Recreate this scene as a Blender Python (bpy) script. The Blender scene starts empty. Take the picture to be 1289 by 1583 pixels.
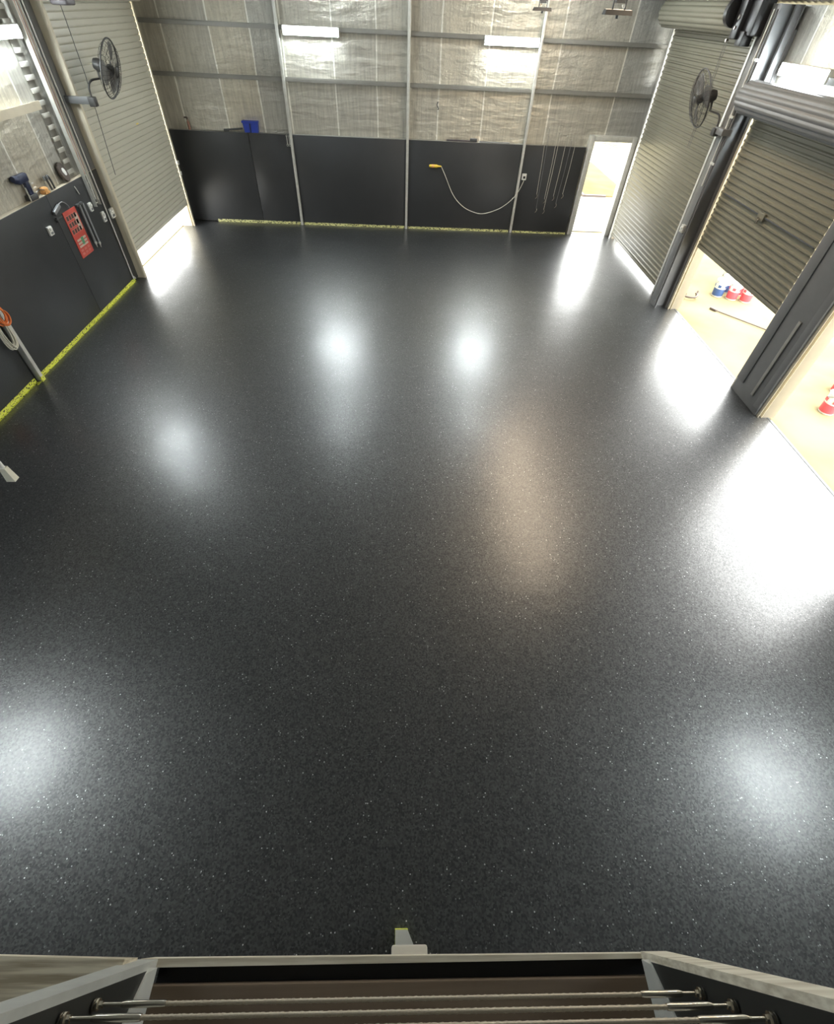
import bpy, bmesh, math, random
from mathutils import Vector, Matrix
random.seed(7)
sc = bpy.context.scene
COL = sc.collection
PI = math.pi

# ------------------------------------------------------------------ materials
MATS = {}
def new_mat(name):
    m = bpy.data.materials.new(name); m.use_nodes = True
    return m, m.node_tree.nodes, m.node_tree.links, m.node_tree.nodes['Principled BSDF']

def mat(name, col, rough=.5, metal=0.0, spec=.5, vary=.06, vscale=6.0, bump=0.0, bscale=60.0, emit=None, estr=0.0, coat=0.0):
    """plain procedural material: a colour with a little noise, optional fine bump"""
    if name in MATS: return MATS[name]
    m, n, l, p = new_mat(name)
    p.inputs['Roughness'].default_value = rough
    p.inputs['Metallic'].default_value = metal
    p.inputs['Specular IOR Level'].default_value = spec
    p.inputs['Coat Weight'].default_value = coat
    tc = n.new('ShaderNodeTexCoord'); nz = n.new('ShaderNodeTexNoise')
    nz.inputs['Scale'].default_value = vscale; nz.inputs['Detail'].default_value = 4
    l.new(tc.outputs['Object'], nz.inputs['Vector'])
    mx = n.new('ShaderNodeMix'); mx.data_type = 'RGBA'
    mx.inputs['A'].default_value = (*[max(0, c*(1-vary*2)) for c in col], 1)
    mx.inputs['B'].default_value = (*[min(1, c*(1+vary*2)) for c in col], 1)
    l.new(nz.outputs['Fac'], mx.inputs['Factor']); l.new(mx.outputs['Result'], p.inputs['Base Color'])
    if bump:
        nb = n.new('ShaderNodeTexNoise'); nb.inputs['Scale'].default_value = bscale
        b = n.new('ShaderNodeBump'); b.inputs['Strength'].default_value = bump; b.inputs['Distance'].default_value = .01
        l.new(tc.outputs['Object'], nb.inputs['Vector']); l.new(nb.outputs['Fac'], b.inputs['Height']); l.new(b.outputs['Normal'], p.inputs['Normal'])
    if emit:
        p.inputs['Emission Color'].default_value = (*emit, 1); p.inputs['Emission Strength'].default_value = estr
    MATS[name] = m
    return m

def math_node(n, op, a=None, b=None):
    x = n.new('ShaderNodeMath'); x.operation = op
    for i, v in enumerate((a, b)):
        if isinstance(v, (int, float)): x.inputs[i].default_value = v
    return x

def floor_mat():
    m, n, l, p = new_mat('charcoal_flake_epoxy')
    tc = n.new('ShaderNodeTexCoord')
    # base colour, slow variation
    nz = n.new('ShaderNodeTexNoise'); nz.inputs['Scale'].default_value = .8; nz.inputs['Detail'].default_value = 5
    l.new(tc.outputs['Object'], nz.inputs['Vector'])
    base = n.new('ShaderNodeMix'); base.data_type = 'RGBA'
    base.inputs['A'].default_value = (.009, .0108, .0122, 1); base.inputs['B'].default_value = (.016, .0176, .0190, 1)
    l.new(nz.outputs['Fac'], base.inputs['Factor'])
    # small pale flakes: cells of about 8 mm, a few per cent of them light
    vo = n.new('ShaderNodeTexVoronoi'); vo.inputs['Scale'].default_value = 72
    l.new(tc.outputs['Object'], vo.inputs['Vector'])
    sep = n.new('ShaderNodeSeparateColor'); l.new(vo.outputs['Color'], sep.inputs['Color'])
    clump = n.new('ShaderNodeTexNoise'); clump.inputs['Scale'].default_value = 5; l.new(tc.outputs['Object'], clump.inputs['Vector'])
    th = n.new('ShaderNodeMapRange'); th.inputs['From Min'].default_value = .35; th.inputs['From Max'].default_value = .65
    th.inputs['To Min'].default_value = .988; th.inputs['To Max'].default_value = .952
    l.new(clump.outputs['Fac'], th.inputs['Value'])
    gt = math_node(n, 'GREATER_THAN'); l.new(sep.outputs['Red'], gt.inputs[0]); l.new(th.outputs['Result'], gt.inputs[1])
    dd = math_node(n, 'LESS_THAN', None, .38); l.new(vo.outputs['Distance'], dd.inputs[0])
    mk = math_node(n, 'MULTIPLY'); l.new(gt.outputs[0], mk.inputs[0]); l.new(dd.outputs[0], mk.inputs[1])
    shade = n.new('ShaderNodeMix'); shade.data_type = 'RGBA'
    shade.inputs['A'].default_value = (.16, .165, .17, 1); shade.inputs['B'].default_value = (.95, .96, .96, 1)
    pw = math_node(n, 'POWER', None, 2.2); l.new(sep.outputs['Green'], pw.inputs[0]); l.new(pw.outputs[0], shade.inputs['Factor'])
    fin = n.new('ShaderNodeMix'); fin.data_type = 'RGBA'
    l.new(mk.outputs[0], fin.inputs['Factor']); l.new(base.outputs['Result'], fin.inputs['A']); l.new(shade.outputs['Result'], fin.inputs['B'])
    l.new(fin.outputs['Result'], p.inputs['Base Color'])
    # gloss: trowelled clear coat, uneven; every chip under the coat reflects a little differently
    nr = n.new('ShaderNodeTexNoise'); nr.inputs['Scale'].default_value = 1.3; nr.inputs['Detail'].default_value = 4
    l.new(tc.outputs['Object'], nr.inputs['Vector'])
    rr = n.new('ShaderNodeMapRange'); rr.inputs['To Min'].default_value = FLOOR_R[0]; rr.inputs['To Max'].default_value = FLOOR_R[1]
    rr.inputs['From Min'].default_value = .3; rr.inputs['From Max'].default_value = .7
    l.new(nr.outputs['Fac'], rr.inputs['Value']); l.new(rr.outputs['Result'], p.inputs['Roughness'])
    g = n.new('ShaderNodeTexVoronoi'); g.inputs['Scale'].default_value = 75; l.new(tc.outputs['Object'], g.inputs['Vector'])
    gs = n.new('ShaderNodeSeparateColor'); l.new(g.outputs['Color'], gs.inputs['Color'])
    gr = n.new('ShaderNodeMapRange'); gr.inputs['To Min'].default_value = FLOOR_S[0]; gr.inputs['To Max'].default_value = FLOOR_S[1]
    l.new(gs.outputs['Blue'], gr.inputs['Value']); l.new(gr.outputs['Result'], p.inputs['Specular IOR Level'])
    p.inputs['Coat Weight'].default_value = .85; p.inputs['Coat Roughness'].default_value = .285; p.inputs['Coat IOR'].default_value = 1.6
    b2 = n.new('ShaderNodeBump'); b2.inputs['Strength'].default_value = .32; b2.inputs['Distance'].default_value = .014
    w = n.new('ShaderNodeTexNoise'); w.inputs['Scale'].default_value = 2.2; w.inputs['Detail'].default_value = 5; w.inputs['Roughness'].default_value = .55
    l.new(tc.outputs['Object'], w.inputs['Vector']); l.new(w.outputs['Fac'], b2.inputs['Height']); l.new(b2.outputs['Normal'], p.inputs['Normal']); l.new(b2.outputs['Normal'], p.inputs['Coat Normal'])
    return m

def foil_mat(name, axis, seams, warm):
    """silver foil insulation hung in vertical drops: each drop its own tone, taped joints, creases"""
    m, n, l, p = new_mat(name)
    tc = n.new('ShaderNodeTexCoord'); sx = n.new('ShaderNodeSeparateXYZ'); l.new(tc.outputs['Object'], sx.inputs['Vector'])
    wob = n.new('ShaderNodeTexNoise'); wob.inputs['Scale'].default_value = 1.2; l.new(tc.outputs['Object'], wob.inputs['Vector'])
    wm = math_node(n, 'MULTIPLY_ADD', None, .06); wm.inputs[2].default_value = -.03; l.new(wob.outputs['Fac'], wm.inputs[0])
    co = math_node(n, 'ADD'); l.new(sx.outputs[axis], co.inputs[0]); l.new(wm.outputs[0], co.inputs[1])
    idx = None; line = None
    for s in seams:
        g = math_node(n, 'GREATER_THAN', None, s); l.new(co.outputs[0], g.inputs[0])
        if idx is None: idx = g
        else:
            a = math_node(n, 'ADD'); l.new(idx.outputs[0], a.inputs[0]); l.new(g.outputs[0], a.inputs[1]); idx = a
        d = math_node(n, 'SUBTRACT', None, s); l.new(co.outputs[0], d.inputs[0])
        ab = math_node(n, 'ABSOLUTE'); l.new(d.outputs[0], ab.inputs[0])
        lt = math_node(n, 'LESS_THAN', None, .017); l.new(ab.outputs[0], lt.inputs[0])
        if line is None: line = lt
        else:
            a = math_node(n, 'MAXIMUM'); l.new(line.outputs[0], a.inputs[0]); l.new(lt.outputs[0], a.inputs[1]); line = a
    wn = n.new('ShaderNodeTexWhiteNoise'); wn.noise_dimensions = '1D'
    ml = math_node(n, 'MULTIPLY_ADD', None, 1.37); ml.inputs[2].default_value = warm; l.new(idx.outputs[0], ml.inputs[0]); l.new(ml.outputs[0], wn.inputs['W'])
    c = n.new('ShaderNodeMix'); c.data_type = 'RGBA'
    c.inputs['A'].default_value = (.50, .505, .485, 1); c.inputs['B'].default_value = (.69, .645, .535, 1)
    l.new(wn.outputs['Value'], c.inputs['Factor'])
    # fine vertical streaks and mottling
    mp = n.new('ShaderNodeMapping'); mp.inputs['Scale'].default_value = (9, 9, .9); l.new(tc.outputs['Object'], mp.inputs['Vector'])
    st = n.new('ShaderNodeTexNoise'); st.inputs['Scale'].default_value = 2.5; st.inputs['Detail'].default_value = 6; l.new(mp.outputs['Vector'], st.inputs['Vector'])
    c2 = n.new('ShaderNodeMix'); c2.data_type = 'RGBA'; c2.blend_type = 'MULTIPLY'; c2.inputs['Factor'].default_value = .55
    cr = n.new('ShaderNodeValToRGB'); cr.color_ramp.elements[0].position = .3; cr.color_ramp.elements[0].color = (.55, .55, .55, 1); cr.color_ramp.elements[1].position = .65; cr.color_ramp.elements[1].color = (1.0, 1.0, 1.0, 1)
    l.new(st.outputs['Fac'], cr.inputs['Fac']); l.new(c.outputs['Result'], c2.inputs['A']); l.new(cr.outputs['Color'], c2.inputs['B'])
    c3 = n.new('ShaderNodeMix'); c3.data_type = 'RGBA'; c3.inputs['B'].default_value = (.95, .93, .86, 1)
    lf = math_node(n, 'MULTIPLY', None, .9); l.new(line.outputs[0], lf.inputs[0])
    l.new(lf.outputs[0], c3.inputs['Factor']); l.new(c2.outputs['Result'], c3.inputs['A']); l.new(c3.outputs['Result'], p.inputs['Base Color'])
    p.inputs['Metallic'].default_value = .55; p.inputs['Roughness'].default_value = .42
    m2 = n.new('ShaderNodeMapping'); m2.inputs['Scale'].default_value = (.9, .9, 3.2); l.new(tc.outputs['Object'], m2.inputs['Vector'])
    cz = n.new('ShaderNodeTexNoise'); cz.inputs['Scale'].default_value = 2.2; cz.inputs['Detail'].default_value = 5; l.new(m2.outputs['Vector'], cz.inputs['Vector'])
    b1 = n.new('ShaderNodeBump'); b1.inputs['Strength'].default_value = (.5 if axis == 0 else .22); b1.inputs['Distance'].default_value = .08
    l.new(cz.outputs['Fac'], b1.inputs['Height'])
    mt = n.new('ShaderNodeTexNoise'); mt.inputs['Scale'].default_value = 28; mt.inputs['Detail'].default_value = 3; l.new(tc.outputs['Object'], mt.inputs['Vector'])
    b2 = n.new('ShaderNodeBump'); b2.inputs['Strength'].default_value = .45; b2.inputs['Distance'].default_value = .014
    l.new(mt.outputs['Fac'], b2.inputs['Height']); l.new(b1.outputs['Normal'], b2.inputs['Normal']); l.new(b2.outputs['Normal'], p.inputs['Normal'])
    return m

def two_tone(name, ca, cb, scale, lo, hi, rough=.6, stretch=(1, 1, 1), metal=0.0, detail=4, spec=.5):
    """two colours parted by thresholded noise (splotches, streaks, dirt)"""
    m, n, l, p = new_mat(name)
    tc = n.new('ShaderNodeTexCoord'); mp = n.new('ShaderNodeMapping'); mp.inputs['Scale'].default_value = stretch
    nz = n.new('ShaderNodeTexNoise'); nz.inputs['Scale'].default_value = scale; nz.inputs['Detail'].default_value = detail
    cr = n.new('ShaderNodeValToRGB')
    cr.color_ramp.elements[0].position = lo; cr.color_ramp.elements[0].color = (*ca, 1)
    cr.color_ramp.elements[1].position = hi; cr.color_ramp.elements[1].color = (*cb, 1)
    l.new(tc.outputs['Object'], mp.inputs['Vector']); l.new(mp.outputs['Vector'], nz.inputs['Vector']); l.new(nz.outputs['Fac'], cr.inputs['Fac'])
    l.new(cr.outputs['Color'], p.inputs['Base Color']); p.inputs['Roughness'].default_value = rough; p.inputs['Metallic'].default_value = metal; p.inputs['Specular IOR Level'].default_value = spec
    return m

FLOOR_R = (.42, .50); FLOOR_S = (.35, 1.45)
M_floor = floor_mat()
M_foil_back = foil_mat('foil_back', 0, [-5.55, -4.5, -3.6, -2.9, -1.75, -.75, .74, 1.85, 3.5, 5.05], 3.1)
M_foil_side = foil_mat('foil_side', 1, [-2.2, -.8, .6, 2.0, 3.4, 4.8, 6.2, 7.5, 8.85, 9.75, 10.9, 12.3, 13.7], 8.3)
M_panel = mat('black_lining_board', (.034, .0360, .0385), .40, vary=.12, vscale=1.3, bump=.12, bscale=30)
M_roller = mat('olive_roller_steel', (.51, .495, .415), .38, vary=.03, vscale=2)
M_roller_dark = mat('bronze_roller_steel', (.190, .180, .138), .27, vary=.03, vscale=2)
M_steel = mat('grey_painted_steel', (.150, .153, .155), .45, vary=.06)
M_steel_d = mat('dark_painted_steel', (.072, .075, .078), .5, vary=.08)
M_galv = mat('galvanised_steel', (.66, .66, .62), .42, metal=.35, vary=.1, vscale=14)
M_girt = mat('dull_galvanised_girt', (.30, .295, .27), .42, metal=.45, vary=.08, vscale=9)
M_cream = mat('cream_painted_steel', (.62, .56, .43), .5, vary=.05)
M_rail = mat('charcoal_rail_steel', (.024, .024, .022), .5)
M_reveal = mat('tan_reveal_steel', (.30, .26, .19), .55)
M_lip = two_tone('cream_edge_timber', (.62, .55, .42), (.90, .84, .70), 3.0, .35, .62, .5, stretch=(1.2, 26, 10))
M_black = mat('black_plastic', (.012, .012, .013), .4)
M_fan = mat('dark_fan_wire', (.040, .039, .037), .5)
M_fanb = mat('grey_fan_blade', (.20, .195, .185), .42)
M_white = mat('white_plastic', (.78, .78, .75), .4, vary=.02)
M_lamp = mat('led_diffuser', (.9, .95, .95), .4, emit=(.90, .98, 1.0), estr=62)
M_tape = two_tone('spattered_yellow_tape', (.03, .03, .025), (.66, .70, .10), 26, .40, .455, stretch=(1, 1, 2.2))
M_tape_p = two_tone('spattered_pale_tape', (.03, .03, .028), (.55, .55, .26), 24, .42, .49, stretch=(1, 1, 2.0))
M_ground = two_tone('sandy_ground', (.170, .142, .074), (.220, .192, .116), .55, .35, .65, .9, detail=6, spec=.05)
M_conc = two_tone('pale_concrete', (.24, .23, .20), (.29, .28, .25), 1.1, .35, .65, .8, spec=.05)
M_conc_b = two_tone('glare_white_concrete', (.52, .51, .48), (.60, .59, .56), 1.1, .35, .65, .8)  # concrete copy lightened so the ground under the door reads as blown-out daylight
M_sand = two_tone('tan_pad', (.118, .092, .040), (.14, .112, .055), 1.4, .35, .65, .9, spec=.05)
M_deck = two_tone('brown_deck_timber', (.105, .072, .045), (.17, .122, .080), 3.0, .3, .7, .6, stretch=(.6, 9, 9))
M_paletimber = two_tone('pale_ledge_timber', (.42, .35, .24), (.86, .79, .62), 3.4, .35, .62, .55, stretch=(1.2, 26, 10))
M_rope = mat('bright_wire_rope', (.66, .58, .46), .38, metal=.4, vary=.1, vscale=300)
M_chrome = mat('polished_stainless', (.68, .64, .56), .22, metal=1.0, vary=.03)
M_ceil = mat('roof_underside_foil', (.38, .38, .36), .45, metal=.3, vary=.06, vscale=1.5, bump=.1, bscale=8)
M_red = mat('red_plastic', (.52, .075, .055), .45)
M_redp = mat('red_label', (.60, .08, .10), .45, vary=.03)
M_pink = mat('faded_red_print', (.55, .16, .13), .5)
M_green = mat('green_print', (.10, .30, .16), .5)
M_blue = mat('blue_plastic', (.025, .06, .42), .42)
M_navy = mat('navy_plastic', (.022, .030, .075), .45)
M_bluel = mat('blue_label', (.04, .085, .22), .45)
M_orange = mat('orange_rubber', (.75, .20, .05), .5)
M_amber = mat('amber_sponge', (.80, .42, .15), .7, vary=.15, vscale=40)
M_greyp = mat('grey_tool_metal', (.26, .27, .28), .4, metal=.3)
M_brown = mat('dark_brown_iron', (.08, .06, .05), .6)
M_yell = mat('yellow_plastic', (.80, .58, .05), .4)
M_cordw = mat('pale_cord', (.66, .64, .55), .5)
M_purple = mat('dusty_purple_plastic', (.070, .060, .066), .5)
M_pcable = mat('pink_grey_cable', (.46, .27, .23), .5, vary=.25, vscale=9)
M_leaf = mat('dry_leaf_litter', (.20, .15, .10), .9)

# ------------------------------------------------------------------ mesh builder
class MB:
    def __init__(s): s.bm = bmesh.new()
    def box(s, x0, x1, y0, y1, z0, z1, bev=0.0, rot=None, ctr=None):
        r = bmesh.ops.create_cube(s.bm, size=1)
        vs = r['verts']
        c = Vector(((x0+x1)/2, (y0+y1)/2, (z0+z1)/2))
        for v in vs:
            v.co = Vector((v.co.x*(x1-x0), v.co.y*(y1-y0), v.co.z*(z1-z0)))
        if bev:
            es = list({e for v in vs for e in v.link_edges})
            r2 = bmesh.ops.bevel(s.bm, geom=es, offset=bev, segments=2, affect='EDGES', profile=.5)
            vs = list({v for f in r2['faces'] for v in f.verts} | {v for v in vs if v.is_valid})
        for v in vs:
            if rot is not None: v.co = rot @ v.co
            v.co += c
        return s
    def obox(s, center, size, rot, bev=0.0):
        c = Vector(center); a, b, d = size
        return s.box(c.x-a/2, c.x+a/2, c.y-b/2, c.y+b/2, c.z-d/2, c.z+d/2, bev, rot)
    def prism(s, pts, vec):
        """closed polygon pts (3-D) extruded along vec"""
        vec = Vector(vec)
        a = [s.bm.verts.new(Vector(p)) for p in pts]; b = [s.bm.verts.new(Vector(p)+vec) for p in pts]
        n = len(pts); s.bm.faces.new(a); s.bm.faces.new(b[::-1])
        for i in range(n): s.bm.faces.new((a[i], b[i], b[(i+1) % n], a[(i+1) % n]))
        return s
    def hexa(s, lo, hi):
        a = [s.bm.verts.new(Vector(p)) for p in lo]; b = [s.bm.verts.new(Vector(p)) for p in hi]
        s.bm.faces.new(a); s.bm.faces.new(b[::-1])
        for i in range(4): s.bm.faces.new((a[i], b[i], b[(i+1) % 4], a[(i+1) % 4]))
        return s
    def rings(s, prof, axis=(0, 0, 1), origin=(0, 0, 0), seg=24, cap=True):
        """lathe: prof = [(radius, height)...] about axis"""
        ax = Vector(axis).normalized(); q = Vector((0, 0, 1)).rotation_difference(ax); o = Vector(origin)
        R = []
        for r, h in prof:
            R.append([s.bm.verts.new(o + q @ Vector((r*math.cos(2*PI*i/seg), r*math.sin(2*PI*i/seg), h))) for i in range(seg)])
        for A, B in zip(R, R[1:]):
            for i in range(seg): s.bm.faces.new((A[i], A[(i+1) % seg], B[(i+1) % seg], B[i]))
        if cap: s.bm.faces.new(R[0][::-1]); s.bm.faces.new(R[-1])
        return s
    def cyl(s, a, b, r, seg=16, r2=None):
        a = Vector(a); b = Vector(b); h = (b-a).length
        return s.rings([(r, 0), (r if r2 is None else r2, h)], b-a, a, seg)
    def tube(s, pts, r, seg=8, closed=False):
        pts = [Vector(p) for p in pts]; n = len(pts); R = []; up = None
        for i, p in enumerate(pts):
            if closed: t = (pts[(i+1) % n]-pts[i-1])
            else: t = pts[min(i+1, n-1)]-pts[max(i-1, 0)]
            t.normalize()
            if up is None: up = t.orthogonal().normalized()
            up = (up - t*up.dot(t)).normalized(); w = t.cross(up)
            R.append([s.bm.verts.new(p + r*(math.cos(2*PI*k/seg)*up + math.sin(2*PI*k/seg)*w)) for k in range(seg)])
        for i in range(n if closed else n-1):
            A, B = R[i], R[(i+1) % n]
            for k in range(seg): s.bm.faces.new((A[k], A[(k+1) % seg], B[(k+1) % seg], B[k]))
        if not closed: s.bm.faces.new(R[0][::-1]); s.bm.faces.new(R[-1])
        return s
    def build(s, name, m, parent=None, origin=None):
        bmesh.ops.recalc_face_normals(s.bm, faces=s.bm.faces[:])
        if parent is not None: off = WORLD[parent.name]
        elif origin is not None: off = Vector(origin)
        else:
            xs = [v.co for v in s.bm.verts]
            lo = [min(v[i] for v in xs) for i in range(3)]; hi = [max(v[i] for v in xs) for i in range(3)]
            off = Vector(((lo[0]+hi[0])/2, (lo[1]+hi[1])/2, lo[2]))
        bmesh.ops.translate(s.bm, verts=s.bm.verts[:], vec=-off)
        me = bpy.data.meshes.new(name); s.bm.to_mesh(me); s.bm.free()
        for p in me.polygons: p.use_smooth = True
        me.set_sharp_from_angle(angle=math.radians(38))
        me.materials.append(m)
        o = bpy.data.objects.new(name, me); COL.objects.link(o)
        if parent is not None: o.parent = parent
        else: o.location = off
        WORLD[o.name] = off.copy()
        return o
WORLD = {}

def tag(o, label=None, cat=None, group=None, kind=None):
    if label: o['label'] = label
    if cat: o['category'] = cat
    if group: o['group'] = group
    if kind: o['kind'] = kind
    return o
def thing(name, label, cat, loc, group=None, kind=None):
    o = bpy.data.objects.new(name, None); COL.objects.link(o); o.location = loc; o.empty_display_size = .1
    WORLD[o.name] = Vector(loc)
    return tag(o, label, cat, group, kind)
def copy_thing(src, loc, label, rotz=0.0):
    c = src.copy(); COL.objects.link(c); c.location = loc; c.rotation_euler = (0, 0, rotz); c['label'] = label
    for ch in src.children:
        d = ch.copy(); COL.objects.link(d); d.parent = c
        for g in ch.children:
            e = g.copy(); COL.objects.link(e); e.parent = d
    return c
def struct(name, mb, m, label, cat, origin=None):
    return tag(mb.build(name, m, None, origin), label, cat, None, 'structure')

# ------------------------------------------------------------------ shell
ZE, SL = 4.56, .27                 # eave height, roof slope
def zr(x): return ZE + (6.05-abs(x))*SL

struct('floor', MB().box(-6.1, 6.03, -4.2, 15.08, -.15, 0), M_floor, 'dark charcoal speckled glossy epoxy floor', 'floor', (0, 0, 0))

# back wall (foil) with the personnel door opening
b = MB()
b.prism([(-6.1, 15.06, 0), (4.74, 15.06, 0), (4.74, 15.06, 2.18), (5.80, 15.06, 2.18), (5.80, 15.06, 0), (6.1, 15.06, 0), (6.1, 15.06, zr(6.1)), (0, 15.06, zr(0)), (-6.1, 15.06, zr(6.1))], (0, .06, 0))
struct('wall_back', b, M_foil_back, 'silver foil insulated far wall above black boards', 'wall', (0, 0, 0))
b = MB().prism([(-6.1, -4.2, 0), (6.1, -4.2, 0), (6.1, -4.2, zr(6.1)), (0, -4.2, zr(0)), (-6.1, -4.2, zr(6.1))], (0, -.06, 0))
struct('wall_front', b, M_foil_side, 'silver foil wall behind the viewpoint', 'wall', (0, 0, 0))
b = MB()
for y0, y1, z0, z1 in ((-4.2, 10.95, 0, ZE), (10.95, 14.5, 4.3, ZE), (14.5, 15.06, 0, ZE)): b.box(-6.16, -6.1, y0, y1, z0, z1)
struct('wall_left', b, M_foil_side, 'silver foil insulated wall on the left side', 'wall', (0, 0, 0))
b = MB()
for y0, y1, z0, z1 in ((-4.2, 3.25, 0, ZE), (3.25, 6.2, 3.35, ZE), (6.2, 7.1, 0, ZE), (7.1, 10.2, 3.35, ZE), (10.2, 11.12, 0, ZE), (11.12, 14.65, 4.3, ZE), (14.65, 15.06, 0, ZE)):
    b.box(5.98, 6.04, y0, y1, z0, z1)
struct('wall_right', b, M_foil_side, 'silver foil insulated wall on the right side around roller doors', 'wall', (0, 0, 0))
# corrugated roof, two slopes
b = MB()
for sgn in (-1, 1):
    N = 112
    top = []; 
    for i in range(N*2+1):
        y = -4.3 + 19.5*i/(2*N); dz = .018 if i % 2 else -.018
        top.append((y, dz))
    A = [b.bm.verts.new((sgn*6.2, y, zr(6.2)+dz+.03)) for y, dz in top]; B = [b.bm.verts.new((0, y, zr(0)+dz+.03)) for y, dz in top]
    A2 = [b.bm.verts.new((sgn*6.2, y, zr(6.2)+dz+.05)) for y, dz in top]; B2 = [b.bm.verts.new((0, y, zr(0)+dz+.05)) for y, dz in top]
    for i in range(2*N):
        b.bm.faces.new((A[i], A[i+1], B[i+1], B[i])); b.bm.faces.new((A2[i], B2[i], B2[i+1], A2[i+1]))
struct('ceiling', b, M_ceil, 'corrugated sloping roof underside overhead', 'ceiling', (0, 0, 0))

# lining boards on the lower walls, one board per bay
def board(n, x0, x1, lab):
    b = MB().box(x0+.004, x1-.004, 14.93, 14.948, .02, 2.0, .003)
    struct('trim_%d' % n, b, M_panel, lab, 'wall lining')
board(1, -5.98, -4.02, 'black lining board of far wall, at the left corner below the blue crate')
board(2, -4.02, -2.97, 'narrow black lining board left of the first far wall post')
board(3, -2.91, -.03, 'wide black lining board between first and centre far wall posts')
board(4, .03, 2.96, 'black lining board with the draped pale cord in front')
board(5, 3.04, 4.62, 'black lining board with hanging wires beside the open doorway')
def lboard(n, y0, y1, lab):
    struct('trim_%d' % n, MB().box(-6.0, -5.982, y0+.004, y1-.004, .02, 2.0, .003), M_panel, lab, 'wall lining')
lboard(6, -4.1, 6.70, 'black lining board of left wall nearest the viewer')
lboard(7, 6.78, 9.1, 'black lining board of left wall beside the pale post')
lboard(8, 9.1, 10.93, 'black lining board of left wall carrying the red chart')
# timber / steel framing behind the boards gives the ledge that carries the small items
struct('trim_9', MB().box(-6.0, 4.62, 14.95, 15.055, 1.93, 2.004, .004), M_girt, 'steel ledge along the top of the far black boards', 'ledge')
struct('trim_10', MB().box(-6.095, -6.0, -4.1, 10.93, 1.93, 2.004, .004), M_cream, 'pale ledge along the top of the left black boards', 'ledge')

def girt_mb(x0, x1, z):
    b = MB()   # C purlin, lip down
    b.box(x0, x1, 14.955, 15.055, z-.002, z+.002); b.box(x0, x1, 14.952, 14.957, z-.028, z+.028); b.box(x0, x1, 15.05, 15.056, z-.04, z+.04)
    return b
n = 11
for z, nm in ((3.02, 'lower'), (3.88, 'middle'), (4.66, 'upper')):
    for x0, x1, bay in ((-6.05, -2.98, 'left corner'), (-2.92, -.04, 'second'), (.04, 2.96, 'third'), (3.04, 6.0, 'right corner')):
        struct('trim_%d' % n, girt_mb(x0, x1, z), M_girt, '%s steel girt of the far wall in the %s bay' % (nm, bay), 'girt'); n += 1
for y0, y1, wh in ((-4.1, 6.70, 'nearest'), (6.78, 10.05, 'beside the batten light')):
    for z, nm in ((3.03, 'lower'), (3.88, 'middle')):
        b = MB().box(-6.09, -5.995, y0, y1, z-.004, z+.004); b.box(-6.0, -5.993, y0, y1, z-.055, z+.055)
        struct('trim_%d' % n, b, M_cream if nm == 'lower' else M_girt, '%s girt of the left wall, %s' % (nm, wh), 'girt'); n += 1
# far wall posts: back-to-back C, pale front flange
for x, lab in ((-2.945, 'pale steel post of far wall, left of the centre post'), (0.0, 'pale steel post in the centre of the far wall'), (3.0, 'pale steel post of far wall beside the white outlet')):
    b = MB().box(x-.032, x+.032, 14.875, 14.885, 0, zr(x)-.05, .002); b.box(x-.008, x+.008, 14.885, 15.05, 0, zr(x)-.06)
    b.box(x-.032, x-.026, 14.885, 14.905, 0, zr(x)-.06); b.box(x+.026, x+.032, 14.885, 14.905, 0, zr(x)-.06)
    struct('trim_%d' % n, b, M_galv, lab, 'post'); n += 1
# left wall post near the viewer
b = MB().box(-5.895, -5.885, 6.71, 6.775, 0, ZE, .002); b.box(-6.0, -5.89, 6.735, 6.75, 0, ZE)
b.box(-5.915, -5.89, 6.71, 6.715, 0, ZE); b.box(-5.915, -5.89, 6.77, 6.775, 0, ZE)
struct('trim_%d' % n, b, M_galv, 'pale steel post standing on the left wall with cords hung on it', 'post'); n += 1
# portal column on the left, above the boards, beside the tall roller door
b = MB().box(-6.09, -5.99, 10.60, 10.915, 2.01, ZE, .006); b.box(-5.992, -5.984, 10.60, 10.735, 2.01, ZE, .002); b.box(-5.992, -5.984, 10.765, 10.915, 2.01, ZE, .002)
struct('trim_%d' % n, b, M_steel, 'blue grey steel column beside the left roller door', 'column'); n += 1
# right columns
b = MB().box(5.55, 5.568, 10.19, 10.50, 0, ZE, .003); b.box(5.568, 5.90, 10.335, 10.352, 0, ZE); b.box(5.90, 5.918, 10.19, 10.50, 0, ZE, .003)
b.box(5.92, 5.975, 10.21, 11.08, 0, 4.3, .003); b.box(5.80, 5.92, 10.21, 10.26, 0, ZE, .003)
struct('trim_%d' % n, b, M_steel, 'dark grey steel I-column between the two right roller doors', 'column'); n += 1
b = MB().box(5.80, 5.98, 6.24, 7.06, 0, ZE, .006); b.box(5.782, 5.80, 6.86, 7.06, 0.22, ZE, .004); b.box(5.786, 5.80, 6.24, 6.38, .1, ZE, .004)
struct('trim_%d' % n, b, M_steel, 'broad dark grey column right of the half-open roller door', 'column'); n += 1
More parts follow.
